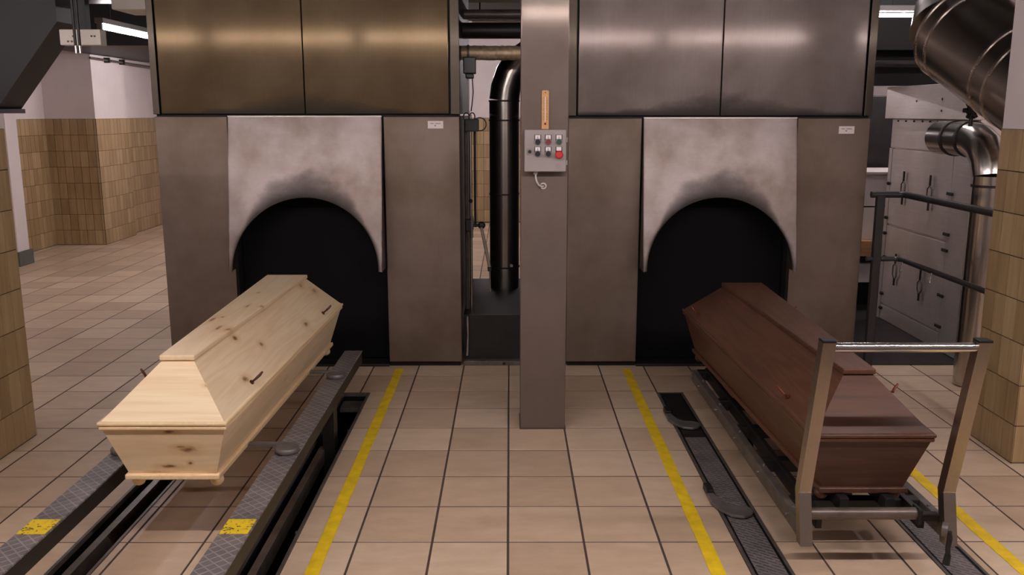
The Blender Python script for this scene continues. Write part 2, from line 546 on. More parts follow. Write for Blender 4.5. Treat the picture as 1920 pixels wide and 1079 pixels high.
def cut(x0, x1, y0, y1):
    rects = [(x0, x1, y0, y1)]
    for (a, b) in SL + SR:
        out = []
        for (p, q, u, v) in rects:
            if q <= a or p >= b or u >= SLOT_END:
                out.append((p, q, u, v))
                continue
            if p < a - 0.004:
                out.append((p, a - 0.002, u, v))
            if q > b + 0.004:
                out.append((b + 0.002, q, u, v))
            if v > SLOT_END + 0.006:
                out.append((max(p, a - 0.002), min(q, b + 0.002), SLOT_END + 0.003, v))
        rects = out
    return [r for r in rects if r[1] - r[0] > 0.012 and r[3] - r[2] > 0.012]


def seen_score(r):
    xm, ym = (r[0] + r[1]) / 2, (r[2] + r[3]) / 2
    if ym < 2.9:
        return -1
    px, py = pxy(xm, ym, 0)
    if not (-60 < px < 1980 and 0 < py < 1125):
        return -1
    if ym > 5.85 and -2.3 < xm < 2.3:
        return -1
    if xm < -2.5 and px < 956 - 2.49 * 1680 / 4.75 + 20 and ym > 3:
        return -1
    if xm < -2.45 and ym < 4.4:
        return -1
    if xm > 2.42 and ym > 4.0 and px > 1830:
        return -1
    if ym > 5.77 and xm > 2.2:
        return -1
    return 1.0 / (ym * ym)


pieces = []
for (x0, y0) in cells:
    for r in cut(x0 + JX / 2, x0 + TW - JX / 2, y0 + JY / 2, y0 + TL - JY / 2):
        pieces.append((seen_score(r), r))
pieces.sort(key=lambda t: -t[0])
full = MB().hexa([(-(TW - JX) / 2, -(TL - JY) / 2, -0.0012), ((TW - JX) / 2, -(TL - JY) / 2, -0.0012), ((TW - JX) / 2, (TL - JY) / 2, -0.0012), (-(TW - JX) / 2, (TL - JY) / 2, -0.0012),
                  (-(TW - JX) / 2 + .0015, -(TL - JY) / 2 + .0015, 0), ((TW - JX) / 2 - .0015, -(TL - JY) / 2 + .0015, 0), ((TW - JX) / 2 - .0015, (TL - JY) / 2 - .0015, 0), (-(TW - JX) / 2 + .0015, (TL - JY) / 2 - .0015, 0)]).mesh('floor_tile', M['floor_tile'])
rest = MB()
cnt = 0
for sc_, r in pieces:
    cx_, cy_ = (r[0] + r[1]) / 2, (r[2] + r[3]) / 2
    whole = abs(r[1] - r[0] - (TW - JX)) < 1e-5 and abs(r[3] - r[2] - (TL - JY)) < 1e-5
    if sc_ > 0 and cnt < 298:
        cnt += 1
        if whole:
            place(bpy.data.objects.new('floor_tile', full), (cx_, cy_, random.uniform(-.0006, .0006)), floor)
        else:
            MB().box((r[0], r[2], -0.0012), (r[1], r[3], 0)).build('floor_tile', M['floor_tile'], floor, (cx_, cy_, 0))
    else:
        rest.box((r[0], r[2], -0.0012), (r[1], r[3], 0))
rs = rest.build('far_floor_tiles', M['floor_tile'], floor)
rs['kind'] = 'stuff'

# ------------------------------------------------------------------ walls
TOPT = 1.59      # upper edge of the wall tiles
ZC = 3.0         # ceiling


def wall_tiles(parent, axis, fixed, u0, u1, z1=TOPT, tw=0.1, th_=0.2, face=1, zoff=0.0, limit=280, near=None):
    """individual wall tiles. axis 'X': the wall plane is X=fixed, tiles run along Y; axis 'Y' the other way."""
    g = 0.005
    t = 0.006
    items = []
    n = int(math.ceil((u1 - u0) / tw - 1e-6))
    for i in range(n):
        a, b = u0 + i * tw, min(u1, u0 + (i + 1) * tw)
        if b - a < 0.015:
            continue
        z = z1
        while z > 0.02:
            lo = max(0.004, z - th_)
            items.append((a, b, lo, z))
            z -= th_
    bed = ((fixed, u0, 0), (fixed + face * .002, u1, z1)) if axis == 'X' else ((u0, fixed, 0), (u1, fixed + face * .002, z1))
    MB().box(tuple(min(bed[0][q], bed[1][q]) for q in range(3)), tuple(max(bed[0][q], bed[1][q]) for q in range(3))).build('grout_bed', M['grout_wall'], parent)
    if near is not None:
        items.sort(key=lambda q: abs((q[0] + q[1]) / 2 - near))
    share = {}
    rest_ = MB()
    for k, (a, b, lo, hi) in enumerate(items):
        w2, h2 = (b - a) / 2 - g / 2, (hi - lo) / 2 - g / 2
        um, zm = (a + b) / 2, (lo + hi) / 2
        c_ = (fixed + face * t / 2, um, zm) if axis == 'X' else (um, fixed + face * t / 2, zm)
        hb = ((-t / 2, -w2, -h2), (t / 2, w2, h2)) if axis == 'X' else ((-w2, -t / 2, -h2), (w2, t / 2, h2))
        if k >= limit:
            rest_.box(tuple(c_[q] + hb[0][q] for q in range(3)), tuple(c_[q] + hb[1][q] for q in range(3)))
            continue
        key = (round(w2, 4), round(h2, 4))
        if key not in share:
            share[key] = MB().box(*hb).mesh('wall_tile', M['wall_tile'])
        place(bpy.data.objects.new('wall_tile', share[key]), c_, parent)
    if rest_.v:
        q = rest_.build('far_wall_tiles', M['wall_tile'], parent)
        q['kind'] = 'stuff'


def struct(name, mb, mat, label, cat='wall'):
    return tag(mb.build(name, mat), label, cat, kind='structure')


# partition on the left, whose end shows at the picture's left edge
wl = struct('wall_left', MB().box((-2.78, -3.4, 0), (-2.495, 4.485, TOPT)), M['grout_wall'], 'ochre tiled partition wall at the left edge of the picture')
MB().box((-2.78, -3.4, TOPT), (-2.488, 4.485, 1.66)).build('white_cap', M['plaster'], wl)
wall_tiles(wl, 'X', -2.495, 3.385, 4.485, face=1)
MB().box((-2.495, -3.4, 0), (-2.487, 3.38, TOPT)).build('tile_facing', M['wall_tile'], wl)

# rear aisle on the left: outer wall with a pier
wf = struct('wall_far_left', MB().box((-6.1, -3.4, 0), (-5.81, 11.40, ZC)), M['plaster'], 'outer wall of the left aisle, ochre tiles below white plaster')
wall_tiles(wf, 'X', -5.81, 10.3, 11.396, face=1)
MB().box((-5.81, -3.4, 0), (-5.802, 10.29, TOPT)).build('tile_facing', M['wall_tile'], wf)
wp = struct('wall_far_pier', MB().box((-6.1, 11.40, 0), (-5.178, 12.34, ZC)), M['plaster'], 'projecting pier in the left aisle, ochre tiles below white plaster')
wall_tiles(wp, 'Y', 11.40, -5.806, -5.178, face=-1)
wall_tiles(wp, 'X', -5.178, 11.40, 12.34, face=1)
wq = struct('wall_far_aisle', MB().box((-6.1, 12.34, 0), (-5.268, 14.0, ZC)), M['plaster'], 'last stretch of tiled aisle wall beside the left furnace')
wall_tiles(wq, 'X', -5.268, 12.345, 13.80, face=1)

wb = struct('wall_back', MB().box((-5.268, 13.81, 0), (4.4, 14.0, ZC)), M['plaster'], 'back wall seen through the gap between the furnaces')
wall_tiles(wb, 'Y', 13.81, -1.0, 0.4, face=-1)

wr = struct('wall_right', MB().box((2.426, 4.088, 0), (2.66, 4.475, ZC)), M['plaster'], 'ochre tiled pier with white plaster top at the right edge')
wall_tiles(wr, 'X', 2.426, 4.082, 4.475, tw=0.099, face=-1)
wall_tiles(wr, 'Y', 4.088, 2.420, 2.66, tw=.08, face=-1)
wall_tiles(wr, 'X', 2.66, 4.082, 4.475, tw=0.099, face=1)
struct('wall_far_right', MB().box((4.4, -3.4, 0), (4.6, 14.0, ZC)), M['plaster'], 'plain white outer wall far on the right')
struct('wall_front', MB().box((-6.1, -3.6, 0), (4.6, -3.4, ZC)), M['plaster'], 'plain wall behind the viewer')
struct('ceiling', MB().box((-6.2, -3.6, ZC), (4.6, 14.0, ZC + 0.1)), M['ceil'], 'dark ceiling above the pipes and furnaces', 'ceiling')

wc = struct('trim_1', MB().box((-5.78, 9.75, 0.16), (-5.40, 9.98, ZC)), M['plaster'], 'white painted post in the left aisle', 'post')
MB().box((-5.80, 9.72, 0), (-5.375, 10.01, 0.16)).build('plinth', M['plinth_grey'], wc)

# dark plate floor beside the right furnace
dp = bx('floor_plate', (2.30, 5.80, 0.001), (4.35, 9.6, 0.008), M['dark_floor'])
tag(dp, 'dark steel floor plate between right furnace and steel cabinet', 'floor plate', kind='structure')

# ------------------------------------------------------------------ yellow lines on the floor
for x0, x1, lab in ((-1.86, -1.805, 'yellow floor line left of the pale coffin lift, mostly hidden by the raised rail'),
                    (-0.757, -0.702, 'yellow floor line right of the pale coffin lift'),
                    (0.740, 0.795, 'yellow floor line left of the dark coffin track'),
                    (1.875, 1.930, 'yellow floor line right of the dark coffin cart')):
    o = MB()
    n = 26
    pts_l, pts_r = [], []
    for k in range(n + 1):
        y = 1.95 + (5.72 - 1.95) * k / n
        pts_l.append((x0 + random.uniform(-.0018, .0018), y))
        pts_r.append((x1 + random.uniform(-.0018, .0018), y))
    for k in range(n):
        o.prism([pts_l[k], pts_r[k], pts_r[k + 1], pts_l[k + 1]], 0.0008, 0.0022)
    ob = o.build('floor_line', M['yellow'], None, (x0, 1.95, 0))
    tag(ob, lab, 'line', 'painted yellow floor lines')


# ------------------------------------------------------------------ furnaces
def furnace(x0, xa, xb, x1, ztop, upmat, name_lab, lab_x, lab_z, zl):
    F = 5.77
    cxm = (xa + xb) / 2
    r = thing('furnace', (cxm, F, 0), name_lab, 'furnace', 'cremation furnaces')
    # lower front panels
    for a, b in ((x0, xa), (xb, x1)):
        bx('front_panel', (a, F, 0.035), (b, F + 0.06, ztop), M['steel_low'], r, 0.004)
    bx('kick_plate', (x0 + .01, F + 0.03, 0), (xa, F + 0.10, 0.035), M['pit_steel'], r)
    bx('kick_plate', (xb, F + 0.03, 0), (x1 - .01, F + 0.10, 0.035), M['pit_steel'], r)
    # body behind
    b = MB()
    b.box((x0 + .012, F + .06, 0), (xa, 7.5, ztop))
    b.box((xb, F + .06, 0), (x1 - .012, 7.5, ztop))
    b.box((xa, F + .42, 0), (xb, 7.5, ztop))
    b.box((xa, F + .06, 1.25), (xb, F + .42, ztop))
    b.build('body', M['soot_in'], r)
    bx('charging_door', (xa + .003, F + .16, 0.02), (xb - .003, F + .20, 1.26), M['black_in'], r, 0.004)
    bx('door_sill', (xa + .003, F + .005, 0.0), (xb - .003, F + .16, 0.018), M['dark_steel'], r, 0.003)
    # hood leaning forward with an arched cut-out
    hw = (xb - xa) / 2 - 0.008
    zb, R = 0.675, 0.466
    y_of = lambda z: F - 0.008 - 0.165 * (ztop + .004 - z) / (ztop - zb)
    hm = MB()
    outer, inner = [], []
    n = 40
    for i in range(n + 1):
        a = math.pi - math.pi * i / n
        xi, zi = R * math.cos(a), zb + R * math.sin(a)
        inner.append((cxm + xi, zi))
        # outer boundary point reached along the same parameter
        ca, sa = math.cos(a), math.sin(a)
        tx = hw / abs(ca) if abs(ca) > 1e-6 else 1e9
        tz = (ztop - zb + .002) / sa if sa > 1e-6 else 1e9
        t_ = min(tx, tz)
        outer.append((cxm + t_ * ca, zb + t_ * sa))
    # exact corners
    for sgn in (-1, 1):
        k = min(range(n + 1), key=lambda q: (outer[q][0] - (cxm + sgn * hw)) ** 2 + (outer[q][1] - ztop - .002) ** 2)
        outer[k] = (cxm + sgn * hw, ztop + .002)
    T = 0.010
    for i in range(n):
        q = [inner[i], inner[i + 1], outer[i + 1], outer[i]]
        fr = [(x, y_of(z), z) for x, z in q]
        bk = [(x, y + T, z) for x, y, z in fr]
        hm._add(fr + bk, [(0, 1, 2, 3), (7, 6, 5, 4), (1, 0, 4, 5), (3, 2, 6, 7)], False)
    # folded sides, top
    for sgn in (-1, 1):
        xe = cxm + sgn * hw
        xi = xe - sgn * 0.008
        pf = [(zb - .002), (ztop + .002)]
        vs = [(xe, y_of(pf[0]), pf[0]), (xe, F, pf[0]), (xe, F, pf[1]), (xe, y_of(pf[1]), pf[1])]
        hm.slab(vs if sgn > 0 else vs[::-1], 0.006)
    hood = hm.build('hood', M['steel_hood'], r)
    # rolled rim of the arch
    rim = MB().tube([(x, y_of(z) + .002, z) for x, z in inner], 0.0045, 8)
    rim.build('arch_rim', M['steel_trim'], hood)
    bx('top_edge', (cxm - hw, F - .012, ztop - .002), (cxm + hw, F + .06, ztop + .006), M['steel_edge'], hood)
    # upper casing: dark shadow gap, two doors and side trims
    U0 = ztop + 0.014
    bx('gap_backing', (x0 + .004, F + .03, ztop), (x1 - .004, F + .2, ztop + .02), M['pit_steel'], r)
    bx('upper_body', (x0 + .012, F + .028, U0), (x1 - .012, 7.5, ZC - 0.02), M['pit_steel'], r)
    tl, tr = (x0 + 0.048, x1 - 0.064) if x0 < 0 else (x0 + 0.058, x1 - 0.056)
    bx('side_trim', (x0 - .004, F - .004, U0), (tl - .011, F + .028, ZC - .03), M['steel_trim'], r, 0.003)
    bx('side_trim', (tr + .011, F - .004, U0), (x1 + .004, F + .028, ZC - .03), M['steel_trim'], r, 0.003)
    mid = (tl + tr) / 2
    for a, b_ in ((tl, mid - .003), (mid + .003, tr)):
        p = MB()
        p.box((a, F - .002, U0 + .002), (b_, F + .026, ZC - .03))
        p.build('upper_door', upmat, r, bevel=.004)
    # little white label on the right front panel
    lb = bx('label_plate', (lab_x, F - .003, lab_z), (lab_x + .098, F, lab_z + .047), M['label'], r)
    pr = MB()
    for (u0, u1, v) in ((.016, .038, .031), (.047, .082, .031)):
        pr.box((lab_x + u0, F - .0036, lab_z + v - .0025), (lab_x + u1, F - .003, lab_z + v + .0025))
    pr.box((lab_x + .042, F - .0036, lab_z + .014), (lab_x + .052, F - .003, lab_z + .022))
    pr.build('print', M['print'], lb)
    return r


furnace(-2.247, -1.790, -0.802, -0.320, 1.642, M['steel_up_warm'],
        'stainless steel furnace behind the pale pine coffin, straw-tinted upper doors', -0.520, 1.568, 0)
furnace(0.372, 0.838, 1.826, 2.286, 1.632, M['steel_up'],
        'stainless steel furnace behind the dark brown coffin, grey upper doors', 2.088, 1.535, 0)

# ------------------------------------------------------------------ steel column with control box
PY = 4.571
col = thing('steel_column', (0.174, PY, 0), 'brushed steel column standing between the two furnaces', 'column')
bx('casing', (0.055, PY, 0), (0.294, PY + .24, ZC), M['steel_col'], col, 0.004)
bx('foot_seal', (0.051, PY - .004, 0), (0.298, PY + .244, 0.006), M['grout'], col)

cb = thing('control_box', (0.176, PY, 1.376), 'light grey push-button box mounted on the steel column', 'control box')
X0, X1, Z0, Z1 = 0.074, 0.279, 1.378, 1.583
bx('enclosure', (X0, PY - .060, Z0), (X1, PY, Z1), M['box_grey'], cb, 0.005)
bx('cover', (X0 - .002, PY - .075, Z0 - .001), (X1 + .001, PY - .060, Z1 + .001), M['box_grey'], cb, 0.005)
for z in (1.535, 1.422):
    bx('hinge', (X1 + .001, PY - .072, z - .012), (X1 + .008, PY - .045, z + .012), M['box_grey'], cb, 0.002)
FY = PY - .075
bm = {'a': 'black', 'r': 'dred', 'g': 'green', 'k': 'black'}
for (bx_, bz, kind) in ((0.138, 1.5255, 'a'), (0.190, 1.5255, 'r'), (0.243, 1.5255, 'g'), (0.138, 1.467, 'k'), (0.190, 1.467, 'k')):
    h = bx('legend_holder', (bx_ - .0165, FY - .003, bz - .004), (bx_ + .0165, FY, bz + .034), M['black'], cb, 0.001)
    bx('legend', (bx_ - .0125, FY - .0045, bz + .013), (bx_ + .0125, FY - .003, bz + .032), M['label'], h)
    bx('symbol', (bx_ - .0025, FY - .005, bz + .018), (bx_ + .0025, FY - .0045, bz + .026), M['print'], h)
    MB().tube([(bx_, FY - .003, bz), (bx_, FY - .010, bz)], 0.0165, 20).build('bezel', M['silver'], h)
    MB().tube([(bx_, FY - .010, bz), (bx_, FY - .019, bz)], [0.0135, 0.0125], 20).build('button', M[bm[kind]], cb)
h = bx('legend_holder', (0.243 - .0165, FY - .003, 1.467), (0.243 + .0165, FY, 1.501), M['black'], cb, 0.001)
bx('legend', (0.2305, FY - .0045, 1.482), (0.2555, FY - .003, 1.500), M['label'], h)
MB().tube([(0.243, FY - .002, 1.463), (0.243, FY - .020, 1.463), (0.243, FY - .026, 1.463), (0.243, FY - .036, 1.463), (0.243, FY - .040, 1.463)], [0.012, 0.012, 0.0195, 0.0195, 0.015], 24).build('emergency_button', M['red'], cb)
h = bx('switch_plate', (0.084, FY - .002, 1.460), (0.117, FY, 1.492), M['silver'], cb)
MB().tube([(0.0985, FY - .002, 1.477), (0.0985, FY - .014, 1.477)], 0.0085, 16).build('key_switch', M['black'], cb)
MB().tube([(0.2415, FY, 1.4065), (0.2415, FY - .0015, 1.4065)], 0.0145, 24).build('round_badge', M['print'], cb)
MB().tube([(0.130, PY - .03, 1.379), (0.130, PY - .03, 1.362)], 0.011, 12).build('cable_gland', M['grey_cable'], cb)
cp = [(0.130, PY - .03, 1.366), (0.131, PY - .03, 1.345), (0.136, PY - .028, 1.325), (0.146, PY - .024, 1.308), (0.158, PY - .018, 1.300), (0.170, PY - .004, 1.300)]
MB().tube(cp, 0.0045, 8).build('cable', M['grey_cable'], cb)
ring = [(0.170 + .0135 * math.cos(t), PY - .006, 1.301 + .0135 * math.sin(t)) for t in [math.radians(-140 + 290 * i / 14) for i in range(15)]]
MB().tube(ring, 0.0045, 8).build('cable_bush', M['grey_cable'], cb)

tm = thing('thermometer', (0.177, PY, 1.585), 'slim wooden wall thermometer on the steel column above the control box', 'thermometer')
pts = [(0.1595, 1.586), (0.1945, 1.586)] + [(0.1945 - .006 + .006 * math.cos(a), 1.770 + .006 * math.sin(a)) for a in (0, .8, 1.57)] + [(0.1655 + .006 * math.cos(a), 1.770 + .006 * math.sin(a)) for a in (1.57, 2.3, 3.14)]
MB().slab([(x, PY - .010, z) for x, z in pts], 0.010).build('board', M['therm'], tm)
MB().tube([(0.177, PY - .0125, 1.622), (0.177, PY - .0125, 1.745)], 0.0022, 8).build('glass_tube', M['label'], tm)
MB().sphere((0.177, PY - .012, 1.612), (0.0055, 0.004, 0.0055), 12, 8).build('bulb', M['dred'], tm)
tk = MB()
for i in range(15):
    z = 1.632 + i * 0.0078
    tk.box((0.1645, PY - .0104, z), (0.1725, PY - .010, z + .0014))
    tk.box((0.1815, PY - .0104, z), (0.1895, PY - .010, z + .0014))
t_ = tk.build('scale_marks', M['screw'], tm)
MB().tube([(0.177, PY - .010, 1.765), (0.177, PY - .012, 1.765)], 0.0028, 10).build('nail', M['dark_steel'], tm)


# ------------------------------------------------------------------ coffins
def coffin(label, cx, zr, zb, yn, yf, hn, hf, zt, pn, pf, ypn, ypf, mats, screws, scr_mat):
    W, WX, WM = mats
    r = thing('coffin', (cx, (yn + yf) / 2, zb - .045), label, 'coffin', 'coffins on the charging tracks')
    bz = zb + 0.022
    bn, bf = hn - 0.074, hf - 0.074       # half widths of body at the bottom
    tn, tf = hn - 0.014, hf - 0.014       # half widths at the top
    ybn, ybf = yn + 0.075, yf - 0.06
    ytn, ytf = yn + 0.014, yf - 0.014
    P = lambda s_, y, z, w_: (cx + s_ * w_, y, z)
    ztop_body = zr - 0.018
    # body boards
    for s_ in (-1, 1):
        q = [P(s_, ybn, bz, bn), P(s_, ybf, bz, bf), P(s_, ytf, ztop_body, tf), P(s_, ytn, ztop_body, tn)]
        MB().slab(q if s_ > 0 else q[::-1], 0.018).build('side_board', W, r)
    q = [P(-1, ybn, bz, bn), P(1, ybn, bz, bn), P(1, ytn, ztop_body, tn), P(-1, ytn, ztop_body, tn)]
    # foot end made of two boards with a fine joint
    lerp = lambda a, b, t: tuple(a[i] + (b[i] - a[i]) * t for i in range(3))
    m0, m1 = lerp(q[0], q[3], .70), lerp(q[1], q[2], .70)
    MB().slab([q[0], q[1], m1, m0], 0.018).build('end_board', WX, r)
    MB().slab([m0, m1, q[2], q[3]], 0.017).build('end_board', WX, r)
    q = [P(1, ybf, bz, bf), P(-1, ybf, bz, bf), P(-1, ytf, ztop_body, tf), P(1, ytf, ztop_body, tf)]
    MB().slab(q, 0.018).build('end_board', WX, r)
    # base plate with moulded edge
    o_ = 0.014
    MB().prism([(cx - bn - o_, ybn - o_), (cx + bn + o_, ybn - o_), (cx + bf + o_, ybf + o_), (cx - bf - o_, ybf + o_)], zb, bz).build('base_plate', WM, r, bevel=.006, seg=3)
    # rim moulding: body lip and lid lip
    for nm, z0, z1, e in (('body_rim', zr - .020, zr - .003, 0.004), ('lid_rim', zr - .003, zr + .012, 0.0)):
        MB().prism([(cx - hn + e, yn + e), (cx + hn - e, yn + e), (cx + hf - e, yf - e), (cx - hf + e, yf - e)], z0, z1).build(nm, WM, r, bevel=.006, seg=3)
    # lid slopes
    zl0, zl1 = zr + .011, zt - .020
    ln, lf = hn - .012, hf - .012
    yl0, yl1 = yn + .012, yf - .012
    a = {}
    for s_ in (-1, 1):
        a[s_, 'n0'], a[s_, 'f0'] = P(s_, yl0, zl0, ln), P(s_, yl1, zl0, lf)
        a[s_, 'n1'], a[s_, 'f1'] = P(s_, ypn + .014, zl1, pn - .010), P(s_, ypf - .010, zl1, pf - .010)
    for s_ in (-1, 1):
        q = [a[s_, 'n0'], a[s_, 'f0'], a[s_, 'f1'], a[s_, 'n1']]
        MB().slab(q if s_ > 0 else q[::-1], 0.012).build('lid_side', W, r)
    q = [a[-1, 'n0'], a[1, 'n0'], a[1, 'n1'], a[-1, 'n1']]
    m0, m1 = lerp(q[0], q[3], .62), lerp(q[1], q[2], .62)
    MB().slab([q[0], q[1], m1, m0], 0.012).build('lid_end', WX, r)
    MB().slab([m0, m1, q[2], q[3]], 0.0115).build('lid_end', WX, r)
    MB().slab([a[1, 'f0'], a[-1, 'f0'], a[-1, 'f1'], a[1, 'f1']], 0.012).build('lid_end', WX, r)
    # top board
    MB().prism([(cx - pn, ypn), (cx + pn, ypn), (cx + pf, ypf), (cx - pf, ypf)], zt - .021, zt).build('lid_board', W, r, bevel=.005, seg=3)
    # ball feet
    for s_ in (-1, 1):
        for y, w_ in ((ybn + .045, bn - .015), (ybf - .045, bf - .02)):
            MB().sphere((cx + s_ * w_, y, zb - .020), (.026, .026, .024)).build('foot', WM, r)
    # wing screws on the lid slopes
    for (s_, y) in screws:
        t = (y - yl0) / (yl1 - yl0)
        hb_, ht_ = ln + (lf - ln) * t, (pn + (pf - pn) * t)
        k = 0.14
        x = cx + s_ * (hb_ + (ht_ - hb_) * k)
        z = zl0 + (zl1 - zl0) * k
        nrm = Vector((s_ * (zl1 - zl0), 0, hb_ - ht_)).normalized()
        p = Vector((x, y, z))
        sc_ = MB().tube([p, p + nrm * .006], .010, 12).tube([p, p + nrm * .03], .0045, 8).build('wing_screw', M[scr_mat], r)
        wpts = [p + nrm * .022 + Vector((0, -.012, 0)), p + nrm * .028, p + nrm * .040 + Vector((s_ * .004, .010, 0.004)), p + nrm * .054 + Vector((s_ * .004, .014, .008))]
        MB().tube(wpts, [.004, .0055, .006, .004], 8).build('wing', M[scr_mat], sc_)
    return r


coffin('pale unvarnished pine coffin raised on the lift arms at left', -1.283, 0.535, 0.296, 3.141, 5.25, 0.240, 0.285, 0.750, 0.068, 0.117, 3.336, 5.083,
       (M['pine'], M['pine_x'], M['pine_plain']), [(1, 3.56), (1, 4.86), (-1, 3.60), (-1, 4.86)], 'screw')
coffin('dark brown stained coffin lying on the steel cart at right', 1.322, 0.510, 0.268, 3.077, 5.21, 0.226, 0.299, 0.715, 0.063, 0.116, 3.26, 5.02,
       (M['brown'], M['brown_x'], M['brown']), [(-1, 3.44), (-1, 4.93), (1, 3.47), (1, 4.93)], 'copper')

# ------------------------------------------------------------------ left lift: channels, raised rails, swung-in arms
for (a, b), lab in zip(SL, ('open floor channel under the left raised rail', 'open floor channel right of the pale coffin')):
    c_ = thing('floor_channel', ((a + b) / 2, 3.2, -0.30), lab, 'floor channel', 'open lift channels')
    m = MB()
    m.box((a, 1.0, -.30), (b, SLOT_END, -.29))
    m.box((a, 1.0, -.29), (a + .006, SLOT_END, -.004))
    m.box((b - .006, 1.0, -.29), (b, SLOT_END, -.004))
    m.box((a, SLOT_END - .006, -.29), (b, SLOT_END, -.004))
    m.build('liner', M['pit_steel'], c_)
    bx('edge_bar', (a, 1.0, -.02), (a + .014, SLOT_END - .014, .003), M['frame_steel'], c_, .002)
    bx('edge_bar', (b - .014, 1.0, -.02), (b, SLOT_END - .014, .003), M['frame_steel'], c_, .002)
    bx('edge_bar', (a, SLOT_END - .014, -.02), (b, SLOT_END, .003), M['frame_steel'], c_, .002)
    bx('inner_ledge', (a + .014, SLOT_END - .16, -.07), (b - .014, SLOT_END - .02, -.045), M['frame_steel'], c_, .002)
    xg = a + .035
    MB().box((xg, 1.0, -.10), (xg + .032, 4.4, -.03)).build('guide_rail', M['rail_steel'], c_)
    for y in (3.42, 4.62):
        MB().tube([(b - .006, y, -.03), (b - .034, y, -.03)], .010, 10).build('guide_bolt', M['frame_steel'], c_)

BW = 0.052
for s_, (a, b), lab in ((-1, SL[0], 'raised diamond-plate lift rail left of the pale coffin'), (1, SL[1], 'raised diamond-plate lift rail right of the pale coffin')):
    xc = -1.607 if s_ < 0 else -0.928
    r = thing('lift_rail', (xc, 3.2, -0.29), lab, 'lift rail', 'raised lift rails')
    zt = 0.28
    bx('tread_plate', (xc - BW, 1.1, zt - .008), (xc + BW, 5.15, zt), M['tread_big'], r, .002)
    bx('beam', (xc - BW + .003, 1.1, zt - .072), (xc + BW - .003, 5.15, zt - .008), M['dark_steel'], r, .003)
    for y in (1.4, 4.35):
        bx('lift_leg', (xc - .03, y, -.29), (xc + .03, y + .09, zt - .072), M['dark_steel'], r)
    for k in range(1):
        bx('yellow_mark', (xc - BW + .004, 2.790, zt + .0002), (xc + BW - .004, 2.900, zt + .0016), M['yellow_worn'], r)
    for y in (3.53, 4.60):
        ar = MB().tube([(xc, y, zt + .0005), (xc, y, zt + .006), (xc, y, zt + .020), (xc, y, zt + .024)], [.044, .050, .050, .046], 28).build('lift_arm', M['paddle'], r)
        ar['label'] = 'swivel arm with round end plate'
        d_ = -s_
        poly = [(xc + d_ * .035, y + .032), (xc + d_ * .075, y + .014), (xc + d_ * .30, y + .030), (xc + d_ * .30, y + .058), (xc + d_ * .09, y + .052), (xc + d_ * .045, y + .046), (xc, y + .047)]
        if d_ > 0:
            pass
        else:
            poly = poly[::-1]
        MB().prism(poly, zt + .003, zt + .015).build('arm_bar', M['paddle'], ar)

# ------------------------------------------------------------------ right track: covered channels and folded arms
for (a, b), lab in zip(SR, ('flush tread-plate channel cover left of the dark coffin', 'flush tread-plate channel cover under the right side of the cart')):
    c_ = thing('channel_cover', ((a + b) / 2, 3.2, 0), lab, 'channel cover', 'covered floor channels')
    bx('edge_bar', (a, 1.9, -.0025), (a + .013, SLOT_END, .004), M['frame_steel'], c_, .002)
    bx('edge_bar', (b - .013, 1.9, -.0025), (b, SLOT_END, .004), M['frame_steel'], c_, .002)
    bx('edge_bar', (a + .013, SLOT_END - .012, -.0025), (b - .013, SLOT_END, .003), M['frame_steel'], c_, .002)
    bx('gap_liner', (a + .013, 1.9, -.0011), (b - .013, SLOT_END - .012, -.0006), M['pit_steel'], c_)
    bx('tread_plate', (a + .022, 1.9, -.0006), (b - .024, 4.44, .002), M['tread_small'], c_, .001)
    bx('smooth_plate', (a + .022, 4.44, -.0006), (b - .024, SLOT_END - .02, .003), M['dark_steel'], c_, .001)
    if a < 1:
        cover_left = c_

for (x, y) in ((0.890, 3.50), (0.890, 4.565)):
    out = [(-.020, .285), (-.024, .110), (.000, .040), (.035, -.015), (.085, -.030), (.118, -.010), (.136, .022), (.132, .058), (.100, .078), (.060, .082), (.028, .115), (.012, .180), (.004, .285)]
    ar = MB().prism([(x + u, y + v) for u, v in out], .006, .020).build('folded_arm', M['paddle'], cover_left, bevel=.004)
    bx('pivot_block', (x - .022, y + .200, .004), (x + .010, y + .285, .034), M['dark_steel'], ar, .004)

# ------------------------------------------------------------------ cart under the dark coffin
ct = thing('coffin_cart', (RC, 4.0, 0), 'stainless steel push cart with upright handle carrying the dark coffin', 'cart')
XL, XR = 1.062, 1.582
for s_, x in ((1, XL), (-1, XR)):
    bx('side_rail', (x - .016, 3.02, .150), (x + .016, 4.97, .212), M['frame_steel'], ct, .003)
    bx('inner_rail', (x + s_ * .072 - .012, 3.06, .165), (x + s_ * .072 + .012, 4.97, .225), M['dark_steel'], ct, .003)
    xi = x + s_ * .175
    bx('support_rail', (xi - .018, 3.10, .214), (xi + .018, 4.97, .266), M['dark_steel'], ct, .003)
    for y in (3.15, 3.55, 3.95, 4.35, 4.75, 4.95):
        m = MB().tube([(x - s_ * .016, y, .182), (x - s_ * .023, y, .182)], .007, 8)
        m.build('bolt', M['silver'], ct)
        m = MB().tube([(x + s_ * .006, y, .212), (x + s_ * .006, y, .218)], .007, 8)
        m.build('bolt', M['silver'], ct)
for y in (3.20, 3.60, 4.00, 4.40, 4.93):
    bx('cross_bar', (XL + .016, y, .160), (XR - .016, y + .05, .2135), M['dark_steel'], ct, .003)
# casters
for x, y in ((1.300, 3.56), (1.420, 3.56), (1.165, 4.16), (1.480, 4.16)):
    cs = MB().tube([(x - .014, y, .058), (x + .014, y, .058)], .058, 24).build('caster_wheel', M['rubber'], ct)
    bx('caster_fork', (x - .022, y - .022, .06), (x - .016, y + .022, .162), M['frame_steel'], cs)
    bx('caster_fork', (x + .016, y - .022, .06), (x + .022, y + .022, .162), M['frame_steel'], cs)
